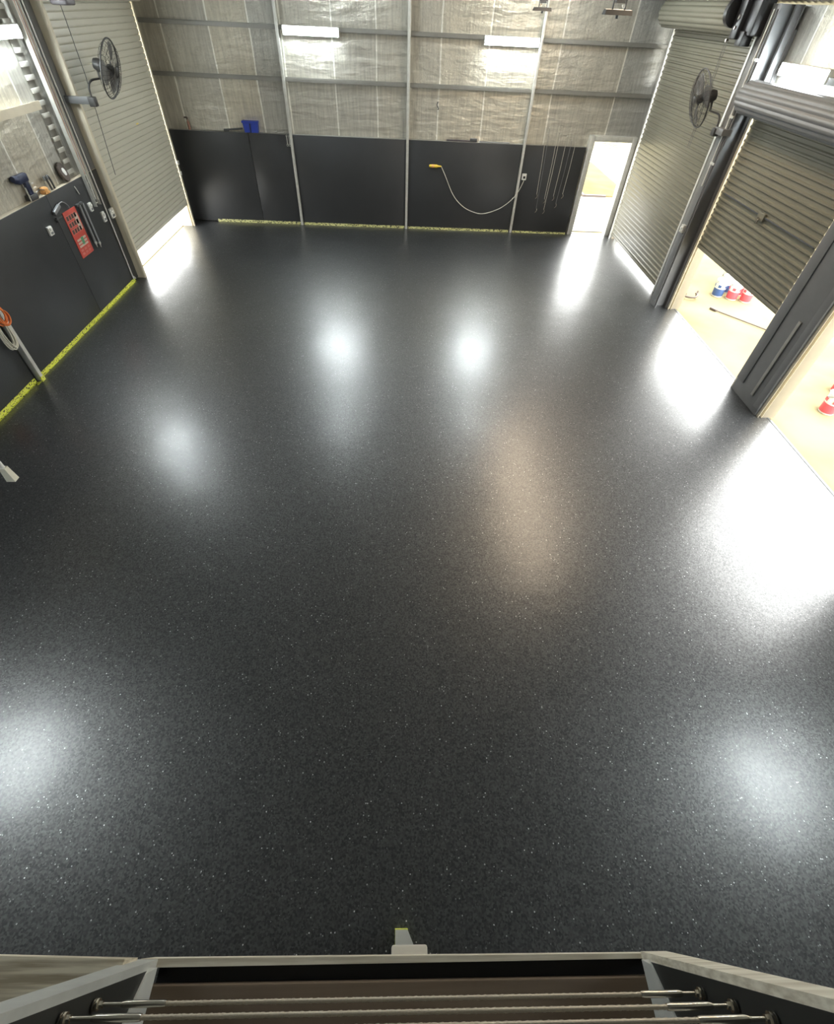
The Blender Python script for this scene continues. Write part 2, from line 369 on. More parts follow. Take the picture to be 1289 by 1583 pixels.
# pale door reveals on the right wall and threshold strip
for y, lab in ((11.10, 'pale reveal at the near side of the tall right roller door'), (14.67, 'pale reveal at the far side of the tall right roller door'), (7.085, 'pale reveal at the near side of the half-open roller door'), (3.235, 'pale reveal at the near side of the near doorway'), (10.19, 'pale reveal at the far side of the half-open roller door'), (6.20, 'pale reveal beside the fully open near doorway')):
    struct('trim_%d' % n, MB().box(5.89, 6.10, y-.012, y+.012, 0, 3.3, .002), M_reveal, lab, 'door reveal'); n += 1
for y, lab in ((10.945, 'pale reveal at the near side of the left roller door'), (14.485, 'pale reveal at the far corner side of the left roller door')):
    struct('trim_%d' % n, MB().box(-6.17, -5.875, y-.022, y+.022, 0, 4.3, .002), M_cream, lab, 'door reveal'); n += 1
struct('trim_%d' % n, MB().box(5.985, 6.005, 3.25, 10.2, -.02, .004), M_steel_d, 'thin dark threshold line of the right doorways', 'threshold'); n += 1

# ------------------------------------------------------------------ masking tape along the base
def tape(name, x0, x1, y0, y1, h, lab, m, foot=.03):
    b = MB()
    if y1-y0 < x1-x0: b.box(x0, x1, 14.924, 14.93, .0, h); b.box(x0, x1, 14.924-foot, 14.93, .0005, .003)
    else: b.box(-5.982, -5.976, y0, y1, 0, h); b.box(-5.982, -5.982+foot, y0, y1, .0005, .003)
    tag(b.build(name, m), lab, 'tape', 'masking tape left along the wall bases')
tape('masking_tape', -5.3, -2.99, 14.9, 14.9, .062, 'yellow masking tape along far wall base, left corner bay', M_tape_p)
tape('masking_tape', -2.89, -.05, 14.9, 14.9, .055, 'yellow masking tape along far wall base, left of centre post', M_tape_p)
tape('masking_tape', .05, 2.94, 14.9, 14.9, .05, 'yellow masking tape along far wall base under the draped cord', M_tape_p)
tape('masking_tape', 3.06, 4.6, 14.9, 14.9, .04, 'yellow masking tape along far wall base beside the open doorway', M_tape_p)
tape('masking_tape', 0, 0, 6.80, 10.75, .06, 'paint-spattered yellow tape on left wall base beyond the post', M_tape)
tape('masking_tape', 0, 0, 2.0, 6.69, .075, 'bright yellow tape on left wall base nearest the viewer', M_tape)
b = MB().box(-5.898, -5.882, 6.70, 6.785, 0, .075); b.box(-5.95, -5.898, 6.60, 6.70, .004, .008)
tag(b.build('masking_tape', M_tape), 'yellow tape wrapped round the foot of the left post', 'tape', 'masking tape left along the wall bases')

# ------------------------------------------------------------------ roller doors
def curtain_mb(x, y0, y1, z0, z1, out, pitch=.094, dep=.014, flat=False):
    """ribbed curtain; out = +1 if ribs bulge towards +X"""
    prof = [(0, 0), (.10, .0), (.16, .55), (.26, 1), (.44, 1), (.54, .55), (.60, 0), (1.0, 0)]
    if flat: prof = [(0, 0), (.07, .15), (.11, 1), (.5, 1.15), (.89, 1), (.93, .15), (1, 0)]
    b = MB(); pts = []
    z = z0
    while z < z1-1e-6:
        for f, d in prof[:-1]:
            zz = z+f*pitch
            if zz <= z1: pts.append((zz, d*dep*out))
        z += pitch
    pts.append((z1, 0))
    th = -.003*out
    fr = [(x+d, zz) for zz, d in pts]; bk = [(x+d+th, zz) for zz, d in pts]
    A = [[b.bm.verts.new((px, y, pz)) for px, pz in fr] for y in (y0, y1)]
    B = [[b.bm.verts.new((px, y, pz)) for px, pz in bk] for y in (y0, y1)]
    for i in range(len(pts)-1):
        b.bm.faces.new((A[0][i], A[0][i+1], A[1][i+1], A[1][i])); b.bm.faces.new((B[0][i], B[1][i], B[1][i+1], B[0][i+1]))
        for k in (0, 1): b.bm.faces.new((A[k][i], B[k][i], B[k][i+1], A[k][i+1]))
    for i in (0, -1): b.bm.faces.new((A[0][i], A[1][i], B[1][i], B[0][i]))
    return b
def guide_mb(x, y, z1, inn, side):
    """U-shaped guide; inn = direction of the room along X, side = direction of the opening along Y"""
    b = MB()
    xs = sorted((x-.03, x+.03))
    yo = y-side*.045
    for xx in xs: b.box(xx-.003, xx+.003, min(y, yo), max(y, yo), 0, z1, .0015)
    b.box(xs[0]-.003, xs[1]+.003, min(yo, yo-side*.02), max(yo, yo-side*.02), 0, z1, .002)
    return b
def drum_mb(x, z, r, y0, y1):
    b = MB(); seg = 120
    prof = []
    for y in (y0, y1):
        ring = []
        for i in range(seg):
            a = 2*PI*i/seg; rr = r - .016*(.5+.5*math.cos(15*a))**2
            ring.append(b.bm.verts.new((x+rr*math.cos(a), y, z+rr*math.sin(a))))
        prof.append(ring)
    for i in range(seg): b.bm.faces.new((prof[0][i], prof[0][(i+1) % seg], prof[1][(i+1) % seg], prof[1][i]))
    b.bm.faces.new(prof[0][::-1]); b.bm.faces.new(prof[1])
    return b
def roller(num, label, x, y0, y1, zb, ztop, drum_c, drum_r, inn, m, mdrum, mguide):
    d = thing('door_%d' % num, label, 'roller door', (x, (y0+y1)/2, 0), None, 'structure')
    cb = curtain_mb(x, y0+.02, y1-.02, zb+.06, ztop, inn, dep=(.020 if num == 1 else .024), flat=(num == 1))
    cu = cb.build('curtain', m, d)
    MB().box(x-.022, x+.022, y0+.02, y1-.02, zb, zb+.065, .006).build('bottom_rail', m, cu)
    guide_mb(x, y0, ztop-.05, inn, 1).build('guide', mguide, d); guide_mb(x, y1, ztop-.05, inn, -1).build('guide', mguide, d)
    dm = drum_mb(drum_c[0], drum_c[1], drum_r, y0+.0, y1-.0).build('drum', mdrum, d)
    MB().cyl((drum_c[0], y0-.12, drum_c[1]), (drum_c[0], y1+.12, drum_c[1]), .03).build('axle', M_galv, d)
    for y in (y0-.09, y1+.09):
        bb = MB().box(min(drum_c[0]-.05, x+inn*-.06), max(drum_c[0]+.05, x+inn*-.06), y-.006, y+.006, drum_c[1]-.12, drum_c[1]+.12, .003)
        bb.build('end_bracket', M_steel_d, d)
    return d, cu
d1, c1 = roller(1, 'tall pale ribbed roller door on the left wall, lifted half a metre', -5.85, 10.98, 14.44, .52, 4.32, (-5.66, 4.36), .19, 1, M_roller, M_roller, M_cream)
d2, c2 = roller(2, 'tall ribbed roller door on right wall beside the bright doorway, nearly shut', 5.86, 11.12, 14.65, .11, 4.25, (5.60, 4.40), .22, -1, M_roller_dark, M_roller_dark, M_galv)
d3, c3 = roller(3, 'half-open roller door on the right wall with lock handle', 5.86, 7.12, 10.13, 1.28, 3.42, (5.60, 3.52), .215, -1, M_roller_dark, M_steel, M_cream)
d4, c4 = roller(4, 'fully raised roller door at the near right edge', 5.86, 3.27, 6.18, 2.55, 3.42, (5.60, 3.52), .215, -1, M_roller_dark, M_steel, M_cream)
# lock of the half-open door
b = MB().box(5.798, 5.837, 8.52, 8.70, 2.17, 2.275, .006); lp = b.build('lock_plate', M_roller_dark, c3)
b = MB().cyl((5.775, 8.61, 2.19), (5.81, 8.61, 2.19), .022); b.box(5.765, 5.785, 8.595, 8.625, 2.12, 2.19, .004); b.build('lock_handle', M_chrome, c3)
MB().box(5.818, 5.834, 7.16, 8.52, 2.215, 2.235, .002).build('lock_bar', M_steel_d, c3); MB().box(5.818, 5.834, 8.70, 9.95, 2.215, 2.235, .002).build('lock_bar', M_steel_d, c3)
MB().box(-5.838, -5.828, 12.9, 13.02, 2.38, 2.42, .003).build('lock_plate', M_yell, c1)
# chain operators at the tall doors
MB().box(-5.62, -5.36, 10.80, 11.12, 4.14, 4.40, .03).build('chain_operator', M_purple, d1)
MB().tube([(-5.66, 11.19, 4.2), (-5.67, 11.19, 3.3), (-5.66, 11.0, 2.3), (-5.68, 10.98, 1.9)], .006, 6).build('pull_cord', M_steel_d, d1)
b = MB().box(5.28, 5.56, 10.70, 10.92, 4.15, 4.62, .02).box(5.36, 5.60, 10.42, 10.72, 4.2, 4.64, .02); b.cyl((5.30, 10.95, 4.45), (5.30, 11.05, 4.45), .18, 24); b.box(5.33, 5.50, 10.55, 10.74, 4.08, 4.25, .01)
op = b.build('chain_operator', M_black, d2)
for p_, r_ in (((5.262, 10.78, 4.40), .03), ((5.262, 10.80, 4.28), .02), ((5.262, 10.93, 4.13), .022)): MB().cyl(p_, (5.30, p_[1], p_[2]), r_).build('bolt_head', M_chrome, d2)
for dy in (0, .07): MB().tube([(5.30, 10.93+dy, 4.2), (5.32, 10.94+dy, 3.4), (5.34, 10.95+dy, 2.7)], .004, 6).build('pull_cord', M_steel_d, d2)
# latches on the far guide of the left door
b = MB().box(-5.82, -5.775, 14.44, 14.50, 1.38, 1.46, .006); b.box(-5.81, -5.78, 14.45, 14.49, 1.16, 1.24, .006); b.build('side_latch', M_galv, d1)

# personnel doorway in the far wall
d5 = thing('door_5', 'open personnel doorway in the far wall, bright outside', 'doorway', (5.27, 15.0, 0), None, 'structure')
b = MB().box(4.66, 4.79, 14.90, 15.14, 0, 2.25, .006).box(5.755, 5.87, 14.90, 15.14, 0, 2.25, .006).box(4.79, 5.755, 14.90, 15.14, 2.135, 2.25, .006)
b.build('door_frame', M_galv, d5)
MB().box(4.80, 5.75, 15.0, 15.10, -.005, .004).build('sill', M_galv, d5)

# ------------------------------------------------------------------ mezzanine edge under the camera
mz = tag(MB().box(-.76, .80, -4.1, -.098, 2.66, 2.745, .004).build('deck', M_deck, None, (0, -2, 2.7)), 'brown timber deck of the mezzanine below the cables', 'deck', None, 'structure')
struct('trim_%d' % n, MB().box(-.62, .70, -.098, -.066, 2.60, 2.66).box(-.64, .72, -.12, -.098, 2.602, 2.66), M_black, 'black edge channel in front of the mezzanine deck', 'edge channel'); n += 1
struct('trim_%d' % n, MB().hexa([(-.66, -.068, 2.60), (.70, -.066, 2.60), (.70, -.056, 2.60), (-.66, -.051, 2.60)], [(-.66, -.068, 2.70), (.70, -.066, 2.70), (.70, -.056, 2.70), (-.66, -.051, 2.70)]), M_lip, 'pale timber lip along the mezzanine edge', 'edge lip'); n += 1
struct('trim_%d' % n, MB().hexa([(-3.0, -.60, 2.72), (-.69, -.60, 2.72), (-.66, -.048, 2.72), (-3.0, .02, 2.72)], [(-3.0, -.60, 2.80), (-.69, -.60, 2.80), (-.66, -.048, 2.80), (-3.0, .02, 2.80)]), M_paletimber, 'pale streaked timber ledge left of the mezzanine opening', 'ledge'); n += 1
# posts (lean back very slightly) with a pale front face
def rail_post(name, s, lab):
    xi, xo = (.615 if s < 0 else .665), (.675 if s < 0 else .735)
    t = thing(name, lab, 'railing post', (s*xi, -.1, 2.70), None)
    y0, y1 = -.064, (-.125 if s < 0 else -.108)
    lo = [(s*xi, -.30, 2.70), (s*xi, y0-.004, 2.70), (s*xo, y0-.004, 2.70), (s*xo, -.30, 2.70)]
    hi = [(s*xi, -.34, 3.62), (s*xi, y1-.004, 3.62), (s*xo, y1-.004, 3.62), (s*xo, -.34, 3.62)]
    MB().hexa(lo, hi).build('post_body', M_rail, t)
    k = .012
    lo = [(s*xi, y0-.004, 2.70), (s*xi, y0+k, 2.70), (s*xo, y0+k, 2.70), (s*xo, y0-.004, 2.70)]
    hi = [(s*xi, y1-.004, 3.62), (s*xi, y1+k, 3.62), (s*xo, y1+k, 3.62), (s*xo, y1-.004, 3.62)]
    MB().hexa(lo, hi).build('front_plate', M_lip if s > 0 else M_galv, t)
    b = MB().hexa([(s*(xi-.02), -.30, 2.745), (s*(xi-.02), -.066, 2.745), (s*(xi+.03), -.066, 2.745), (s*(xi+.03), -.30, 2.745)],
                  [(s*(xi-.004), -.30, 2.93), (s*(xi-.004), -.075, 2.76), (s*(xi+.01), -.075, 2.76), (s*(xi+.01), -.30, 2.93)])
    b.build('foot_flange', M_galv, t)
    return t
rail_post('railing_post', -1, 'dark steel railing post at the bottom left, holding cable ends')
rail_post('railing_post', 1, 'dark steel railing post at the bottom right with pale front')
def rope(y, z, lab):
    t = thing('railing_cable', lab, 'cable', (0, y, z), 'tensioned railing cables')
    r = .0036; b = MB()
    N = 220
    # twisted rope: fluted section turning along its length
    seg = 12; R = []
    for i in range(N+1):
        x = -.47+1.0*i/N
        ring = []
        for k in range(seg):
            a = 2*PI*k/seg; rr = r*(1+.22*math.cos(6*(a)+x*520))
            ring.append(b.bm.verts.new((x, y+rr*math.cos(a), z+rr*math.sin(a))))
        R.append(ring)
    for A, B in zip(R, R[1:]):
        for k in range(seg): b.bm.faces.new((A[k], A[(k+1) % seg], B[(k+1) % seg], B[k]))
    b.build('wire_rope', M_rope, t)
    for s, x0, xe in ((-1, -.47, -.612), (1, .53, .662)):
        bb = MB().rings([(.0052, 0), (.0060, .006), (.0060, .082), (.0044, .090)], (s, 0, 0), (x0-s*.004, y, z), 16); bb.build('swage_fitting', M_chrome, t)
        MB().cyl((x0, y, z), (xe, y, z), .0035, 12).build('threaded_stud', M_chrome, t)
        MB().cyl((xe-s*.006, y, z), (xe-s*.010, y, z), .0100, 20).cyl((xe-s*.001, y, z), (xe-s*.004, y, z), .0100, 20).cyl((xe-s*.018, y, z), (xe-s*.010, y, z), .0065, 6).build('washer_nut', M_chrome, t)
    return t
rope(-.109, 3.0, 'uppermost in photo of three steel railing cables, shortest looking')
rope(-.117, 3.12, 'middle one of the three steel railing cables')
rope(-.1225, 3.24, 'lowest in photo of the steel railing cables, cut by the bottom edge')
# support post seen from above below the lip
t = thing('support_post', 'pale square post below the mezzanine edge with taped foot', 'post', (.047, -.045, 0))
MB().hexa([(.005, -.085, .0), (.09, -.085, .0), (.09, 0, .0), (.005, 0, .0)], [(.005, -.185, 2.585), (.09, -.185, 2.585), (.09, -.100, 2.585), (.005, -.100, 2.585)]).build('post_body', mat('grey_white_painted_steel', (.36, .37, .34), .45), t)
b = MB().hexa([(.003, -.087, .0), (.092, -.087, .0), (.092, .003, .0), (.003, .003, .0)], [(.003, -.091, .12), (.092, -.091, .12), (.092, -.002, .12), (.003, -.002, .12)]); b.build('tape_wrap', M_tape, t)
MB().box(-.008, .094, -.19, -.034, 2.584, 2.60, .006).build('cap_plate', mat('white_cap', (.72, .68, .60), .45), t)

# ------------------------------------------------------------------ lamps
def batten(loc, rotz, lab, first=[None]):
    if first[0] is None:
        t = thing('led_batten', lab, 'light', (0, 0, 0), 'long LED batten lights')
        MB().box(-.62, .62, .012, .04, -.085, .075, .006).box(-.62, .62, -.045, .02, .060, .075, .004).build('housing', M_white, t)  # deep back plate and top hood added to keep lamp light off the wall
        b = MB(); N = 14
        arc = [(.012-.062*math.sin(PI*i/N), -.012+.066*math.cos(PI*i/N)) for i in range(N+1)]
        b.prism([(-.61, y_, z_) for y_, z_ in arc], (1.22, 0, 0)); b.build('diffuser', M_lamp, t)
        for s in (-1, 1): MB().box(s*.62-.010, s*.62+.010, -.045, .04, -.085, .065, .006).build('end_cap', M_white, t)
        first[0] = t; t.location = loc; t.rotation_euler = (0, 0, rotz)
        return t
    return copy_thing(first[0], loc, lab, rotz)
batten((-2.20, 14.912, 3.85), 0, 'bright LED batten on the far wall, left of the centre post')
batten((2.33, 14.912, 3.85), 0, 'bright LED batten on the far wall, right of the centre post')
batten((-5.953, 9.58, 3.87), PI/2, 'bright LED batten on the left wall above the hanging tools')
batten((5.94, 9.48, 3.88), -PI/2, 'bright LED batten on the right wall above the roller drum')
batten((-5.953, 2.0, 3.88), PI/2, 'LED batten high on the left wall near the mezzanine, reflected in floor')
batten((5.94, 1.7, 3.88), -PI/2, 'LED batten high on the right wall near the mezzanine, reflected in floor')
batten((-2.15, 13.1, 5.52), PI/2, 'LED batten hung under the roof left of the ridge')
batten((2.25, 13.1, 5.49), PI/2, 'LED batten hung under the roof right of the ridge')
# translucent roof sheet (daylight)
xs0, xs1 = 3.0, 4.0
t = MB().hexa([(xs0, 6.5, zr(xs0)-.02), (xs1, 6.5, zr(xs1)-.02), (xs1, 12.4, zr(xs1)-.02), (xs0, 12.4, zr(xs0)-.02)], [(xs0, 6.5, zr(xs0)), (xs1, 6.5, zr(xs1)), (xs1, 12.4, zr(xs1)), (xs0, 12.4, zr(xs0))])
M_sky = mat('glowing_translucent_sheet', (.8, .72, .6), .6, emit=(1, .80, .58), estr=4.0)
struct('window_1', t, M_sky, 'translucent daylight sheet set in the roof', 'skylight', (0, 0, 0))

# dark lamps hung from the roof
def hung(loc, lab, first=[None]):
    if first[0]: return copy_thing(first[0], loc, lab)
    t = thing('hanging_floodlight', lab, 'light', (0, 0, 0), 'dark floodlights hung from the roof')
    MB().hexa([(-.17, -.06, .0), (.17, -.06, .0), (.18, .06, .0), (-.18, .06, .0)], [(-.16, -.05, .045), (.16, -.05, .045), (.16, .05, .05), (-.16, .05, .05)]).build('lamp_bar', M_black, t)
    MB().cyl((0, 0, -.03), (0, 0, 0), .018).build('sensor', M_black, t)
    b = MB()
    for s in (-1, 1): b.box(s*.075-.006, s*.075+.006, -.015, .015, .045, .14, .003)
    b.box(-.08, .08, -.02, .02, .13, .145, .003); b.build('bracket', M_steel_d, t)
    for s in (-1, 1): MB().cyl((s*.045, -.028, .075), (s*.045, -.006, .075), .018).build('bolt', M_chrome, t)
    MB().hexa([(-.055, -.03, .10), (.055, -.03, .10), (.055, .03, .10), (-.055, .03, .10)], [(-.045, -.03, .36), (.045, -.03, .36), (.045, .03, .36), (-.045, .03, .36)]).cyl((0, 0, .34), (0, 0, zr(2.54)-4.34), .02).build('stem', M_steel_d, t)
    first[0] = t; t.location = loc
    return t
hung((2.53, 13.0, 4.34), 'dark hanging lamp at the top edge, the smaller farther one over the right batten')
hung((2.545, 8.3, 4.36), 'dark hanging lamp at the top edge, the larger nearer one')

# ------------------------------------------------------------------ wall fans
def fan(name, hub, nrm, mount, elbow, lab, grid_m):
    hub = Vector(hub); nrm = Vector(nrm).normalized(); R = .40
    t = thing(name, lab, 'fan', mount, 'large wall fans on bent arms')
    q = Vector((0, 0, 1)).rotation_difference(nrm)
    L = lambda x, y, z: hub + q @ Vector((x, y, z))
    b = MB()
    ring = lambda r, z: [L(r*math.cos(2*PI*i/48), r*math.sin(2*PI*i/48), z) for i in range(48)]
    b.tube(ring(R, 0), .0125, 8, True)
    for r, z in ((.34, .06), (.26, .085), (.18, .10), (.10, .108)): b.tube(ring(r, z), .0028, 5, True)
    for r, z in ((.34, -.06), (.24, -.085), (.15, -.10)): b.tube(ring(r, z), .0028, 5, True)
    for i in range(36):
        a = 2*PI*i/36; c, s = math.cos(a), math.sin(a)
        b.tube([L(.06*c, .06*s, .11), L(.18*c, .18*s, .10), L(.34*c, .34*s, .06), L(R*c, R*s, 0)], .0022, 5)
        if i % 2 == 0: b.tube([L(.09*c, .09*s, -.11), L(.24*c, .24*s, -.085), L(.34*c, .34*s, -.06), L(R*c, R*s, 0)], .0022, 5)
    b.build('guard', grid_m, t)
    b = MB().rings([(.0, .112), (.055, .112), (.065, .105), (.065, .10)], nrm, hub, 24, False); b.build('badge', M_fan, t)
    b = MB()
    for k in range(3):
        a0 = 2*PI*k/3+.5; rows = []
        for j in range(7):
            r = .05+.31*j/6; w = .30+.42*math.sin(PI*(j+1)/8.5)
            row = []
            for i in range(6):
                u = i/5-.5; a = a0+u*w*1.7*(.6 if j == 0 else 1)+.25*j/6
                row.append(b.bm.verts.new(L(r*math.cos(a), r*math.sin(a), .05*u*(1.3-.6*j/6))))
            rows.append(row)
        for A, B in zip(rows, rows[1:]):
            for i in range(5): b.bm.faces.new((A[i], A[i+1], B[i+1], B[i]))
    ret = bmesh.ops.solidify(b.bm, geom=b.bm.faces[:], thickness=.004)
    b.build('blades', M_fanb, t)
    MB().rings([(.0, .06), (.06, .055), (.065, -.02), (.055, -.04)], nrm, hub, 24, False).build('hub', M_fan, t)
    b = MB().rings([(.045, -.10), (.085, -.11), (.09, -.20), (.07, -.25), (.0, -.26)], nrm, hub, 24, False); b.cyl(L(0, 0, -.12), L(0, 0, -.02), .02); b.build('motor', M_fan, t)
    m = Vector(mount); e = [Vector(p) for p in elbow]
    b = MB().tube(e, .016, 10); b.build('arm', M_fan, t)
    return t
def arc_pts(p0, p1, p2, n=8):
    p0, p1, p2 = map(Vector, (p0, p1, p2))
    return [(1-u)**2*p0+2*u*(1-u)*p1+u*u*p2 for u in [i/n for i in range(n+1)]]
fl = fan('wall_fan', (-5.2, 11.18, 3.395), (1, .06, -.28), (-5.55, 10.85, 3.0),
         [(-5.52, 10.84, 3.0)] + arc_pts((-5.52, 10.84, 3.10), (-5.52, 10.84, 3.26), (-5.46, 11.0, 3.27)) + [(-5.42, 11.16, 3.27), (-5.43, 11.18, 3.38)],
         'round wire wall fan on the left, in front of the pale roller door', M_fan)
MB().box(-5.99, -5.56, 10.80, 10.88, 2.96, 3.06, .006).build('wall_bracket', M_steel, fl)
MB().box(-5.58, -5.47, 10.78, 10.90, 2.93, 3.06, .012).build('pivot_block', M_fan, fl)
fr = fan('wall_fan', (5.2, 10.92, 3.40), (-1, .06, -.25), (5.5, 10.45, 3.05),
         [(5.46, 10.47, 3.02)] + arc_pts((5.46, 10.47, 3.10), (5.46, 10.48, 3.25), (5.44, 10.6, 3.25)) + [(5.42, 10.85, 3.25), (5.42, 10.91, 3.40)],
         'round wire wall fan on the right, in front of the nearly shut roller door', M_fan)
MB().box(5.44, 5.62, 10.18, 10.47, 3.0, 3.09, .006).build('wall_bracket', M_steel, fr)
MB().box(5.41, 5.51, 10.41, 10.53, 2.96, 3.07, .012).build('pivot_block', M_fan, fr)

# ------------------------------------------------------------------ left wall services
t = thing('cable_ladder', 'tall cable ladder with bundled pinkish cables beside the left roller door', 'cable tray', (-5.97, 10.42, 1.5))
for y in (10.345, 10.505): MB().box(-5.982, -5.915, y-.006, y+.006, 1.52, 4.55, .002).build('side_rail', M_galv, t)
z = 1.56
while z < 4.5: MB().box(-5.965, -5.955, 10.345, 10.505, z-.008, z+.008).build('rung', M_galv, t); z += .11
for k, (y, m, z0) in enumerate(((10.365, M_pcable, 2.0), (10.385, M_cordw, 2.0), (10.407, M_pcable, 2.02), (10.43, M_galv, 1.62), (10.452, M_greyp, 1.6), (10.475, M_pcable, 2.1), (10.492, M_cordw, 1.6))):
    pts = [(-5.945+.006*random.random(), y+.007*math.sin(i*1.7+k), z0+(4.52-z0)*i/24) for i in range(25)]
    MB().tube(pts, .0115, 7).build('cable', m, t)
t = thing('cable_ladder', 'broad upright strip of pale bars on darker backing left of the bundled cables', 'cable tray', (-6.09, 10.2, 2.02))  # bars and backing added to give a column of dark and pale blocks
MB().box(-6.098, -6.09, 10.12, 10.33, 2.02, 4.5).build('backing', M_girt, t)
z = 2.10
while z < 4.45: MB().box(-6.09, -6.06, 10.12, 10.33, z-.03, z+.03, .004).build('rung', M_galv, t); z += .155
tag(MB().tube([(-5.96, 10.665, .06), (-5.96, 10.665, 1.3), (-5.96, 10.665, 2.6), (-5.97, 10.665, 4.5)], .014, 10).build('conduit', M_galv), 'thin grey conduit running down the left wall beside the cable ladder', 'conduit')
tag(MB().tube([(-5.96, 10.75, .05), (-5.96, 10.71, .10), (-5.96, 10.665, .12)], .012, 8).build('conduit_elbow', M_white), 'small pale pipe elbow at floor near the left roller door', 'pipe')
def outlet(y, z, w, h, lab, dbl=False):
    t = thing('power_outlet', lab, 'outlet', (-5.98, y, z), 'white outlets on the left wall')
    MB().box(-5.982, -5.945, y-w/2, y+w/2, z-h/2, z+h/2, .008).build('cover_plate', M_white, t)
    MB().box(-5.947, -5.925, y-w*.28, y+w*.25, z+h*.05, z+h*.36, .005).build('plug', M_white, t)
    MB().box(-5.947, -5.94, y-w*.3, y+w*.3, z-h*.35, z-h*.12, .002).build('switch', M_greyp, t)
outlet(8.76, 1.58, .11, .13, 'white outlet left of the red chart')
outlet(10.19, 1.555, .09, .14, 'white outlet between the grey pipes and the cable ladder')
outlet(10.50, 1.31, .10, .17, 'white outlet box just left of the thin conduit')
outlet(10.85, 1.28, .15, .17, 'white outlet box just right of the thin conduit')

# red chart on the left wall
t = thing('red_chart', 'red printed chart hanging on the left black boards', 'sign', (-5.975, 9.49, .97))
MB().box(-5.982, -5.968, 9.29, 9.72, .96, 1.69, .003).build('board', M_red, t)
for r in range(3):
    b = MB(); z0 = 1.62-r*.105; b.box(-5.9685, -5.9675, 9.32, 9.665, z0-.075, z0+.01); rb = b.build('print_row', M_pink, t)
    for c in range(4):
        y0 = 9.33+c*.085; MB().box(-5.968, -5.966, y0, y0+.06, z0-.065, z0).build('dark_print', M_brown, rb)
b = MB()
for r in range(3):
    z0 = 1.25-r*.05; b.box(-5.9685, -5.966, 9.35, 9.66, z0-.032, z0)
b.box(-5.9685, -5.966, 9.57, 9.69, 1.35, 1.60)
b.build('pale_print', mat('pale_print', (.55, .45, .38), .5), t)
b = MB().box(-5.9665, -5.9645, 9.48, 9.56, 1.14, 1.255); b.build('green_print', M_green, t)
b = MB()
for r in range(2):
    for c in range(3): b.box(-5.9685, -5.966, 9.34+c*.115, 9.42+c*.115, 1.0+r*.055, 1.035+r*.055)
b.build('pink_print', M_pink, t)

# tools hung beside the chart
for y, ln, lab in ((9.83, .62, 'left one of two long grey tubes hung right of the red chart'), (9.95, .66, 'right one of two long grey tubes hung right of the red chart')):
    t = thing('sealant_gun', lab, 'tool', (-5.95, y, 1.05), 'long grey tubes on the left wall')
    MB().cyl((-5.945, y, 1.68), (-5.945, y+.005, 1.68-ln), .024, 16).build('barrel', M_greyp, t)
    MB().rings([(.026, 0), (.026, .03), (.010, .06), (.006, .10)], (0, .02, -1), (-5.945, y+.005, 1.68-ln+.02), 14).build('nozzle', M_galv, t)
    MB().box(-5.982, -5.93, y-.09, y+.01, 1.665, 1.705, .008).build('grip', M_steel_d, t)
t = thing('grease_gun', 'grey grease gun with bent hose hung above the red chart', 'tool', (-5.95, 9.35, 1.65))
MB().obox((-5.945, 9.15, 1.79), (.05, .24, .06), Matrix.Rotation(.28, 3, 'X'), .015).build('body', M_greyp, t)
MB().tube(arc_pts((-5.945, 9.25, 1.83), (-5.945, 9.42, 1.89), (-5.945, 9.52, 1.72), 10), .009, 8).build('hose', M_greyp, t)
tag(MB().box(-5.982, -5.955, 9.03, 9.24, 1.655, 1.675, .004).box(-5.982, -5.945, 9.05, 9.08, 1.62, 1.69, .003).build('tool_hook', M_steel_d), 'small dark hook bar left of the red chart top', 'hook')

# things on the left ledge
t = thing('cordless_tool', 'navy blue power tool standing on the left ledge', 'tool', (-6.02, 8.80, 2.0))
b = MB().box(-6.085, -5.995, 8.66, 8.92, 2.24, 2.36, .03); b.rings([(.05, 0), (.055, .05), (.04, .10)], (0, -1, .3), (-6.04, 8.68, 2.30), 16); b.box(-6.07, -6.01, 8.80, 8.89, 2.06, 2.26, .015); b.build('body', M_navy, t)
MB().box(-6.09, -5.99, 8.74, 8.93, 2.004, 2.08, .012).build('battery', M_steel_d, t)
MB().cyl((-5.99, 8.86, 2.10), (-5.985, 8.86, 2.25), .008).build('trim_strip', M_galv, t)
MB().cyl((-5.99, 8.70, 2.02), (-5.985, 8.70, 2.20), .010).build('trim_strip', M_galv, t)
for k in range(3): MB().box(-5.992, -5.985, 8.90, 8.95, 2.08+.06*k, 2.10+.06*k, .002).build('fin', M_white, t)
tag(MB().tube([(-6.0, 8.96, 2.09), (-5.995, 9.05, 2.10), (-5.99, 9.14, 2.07)], .006, 6).build('tool_wand', M_steel_d), 'thin dark wand between navy tool and amber sponge', 'tool')
b = MB().rings([(.05, 0), (.062, .015), (.062, .075), (.045, .09)], (0, 0, 1), (-6.03, 9.20, 2.004), 18); b.box(-6.08, -5.98, 9.13, 9.27, 2.004, 2.04, .012)
tag(b.build('sponge', M_amber), 'amber sponge lying on the left ledge', 'sponge')
for y, lab in ((9.38, 'left of two grey spring clamps on the left ledge'), (9.47, 'right of two grey spring clamps on the left ledge')):
    t = thing('spring_clamp', lab, 'clamp', (-6.03, y, 2.0), 'grey clamps on the left ledge')
    MB().tube(arc_pts((-6.03, y-.05, 2.20), (-6.03, y+.01, 2.22), (-6.03, y+.03, 2.01), 8), .016, 8).build('jaw', M_steel_d, t)
    MB().box(-6.04, -6.015, y-.07, y-.035, 2.15, 2.21, .008).build('pad', M_greyp, t)
t = thing('cord_reel', 'dark round reel with a pale centre leaning above the left ledge', 'reel', (-6.05, 9.93, 2.004))
q = (1, .15, .25)
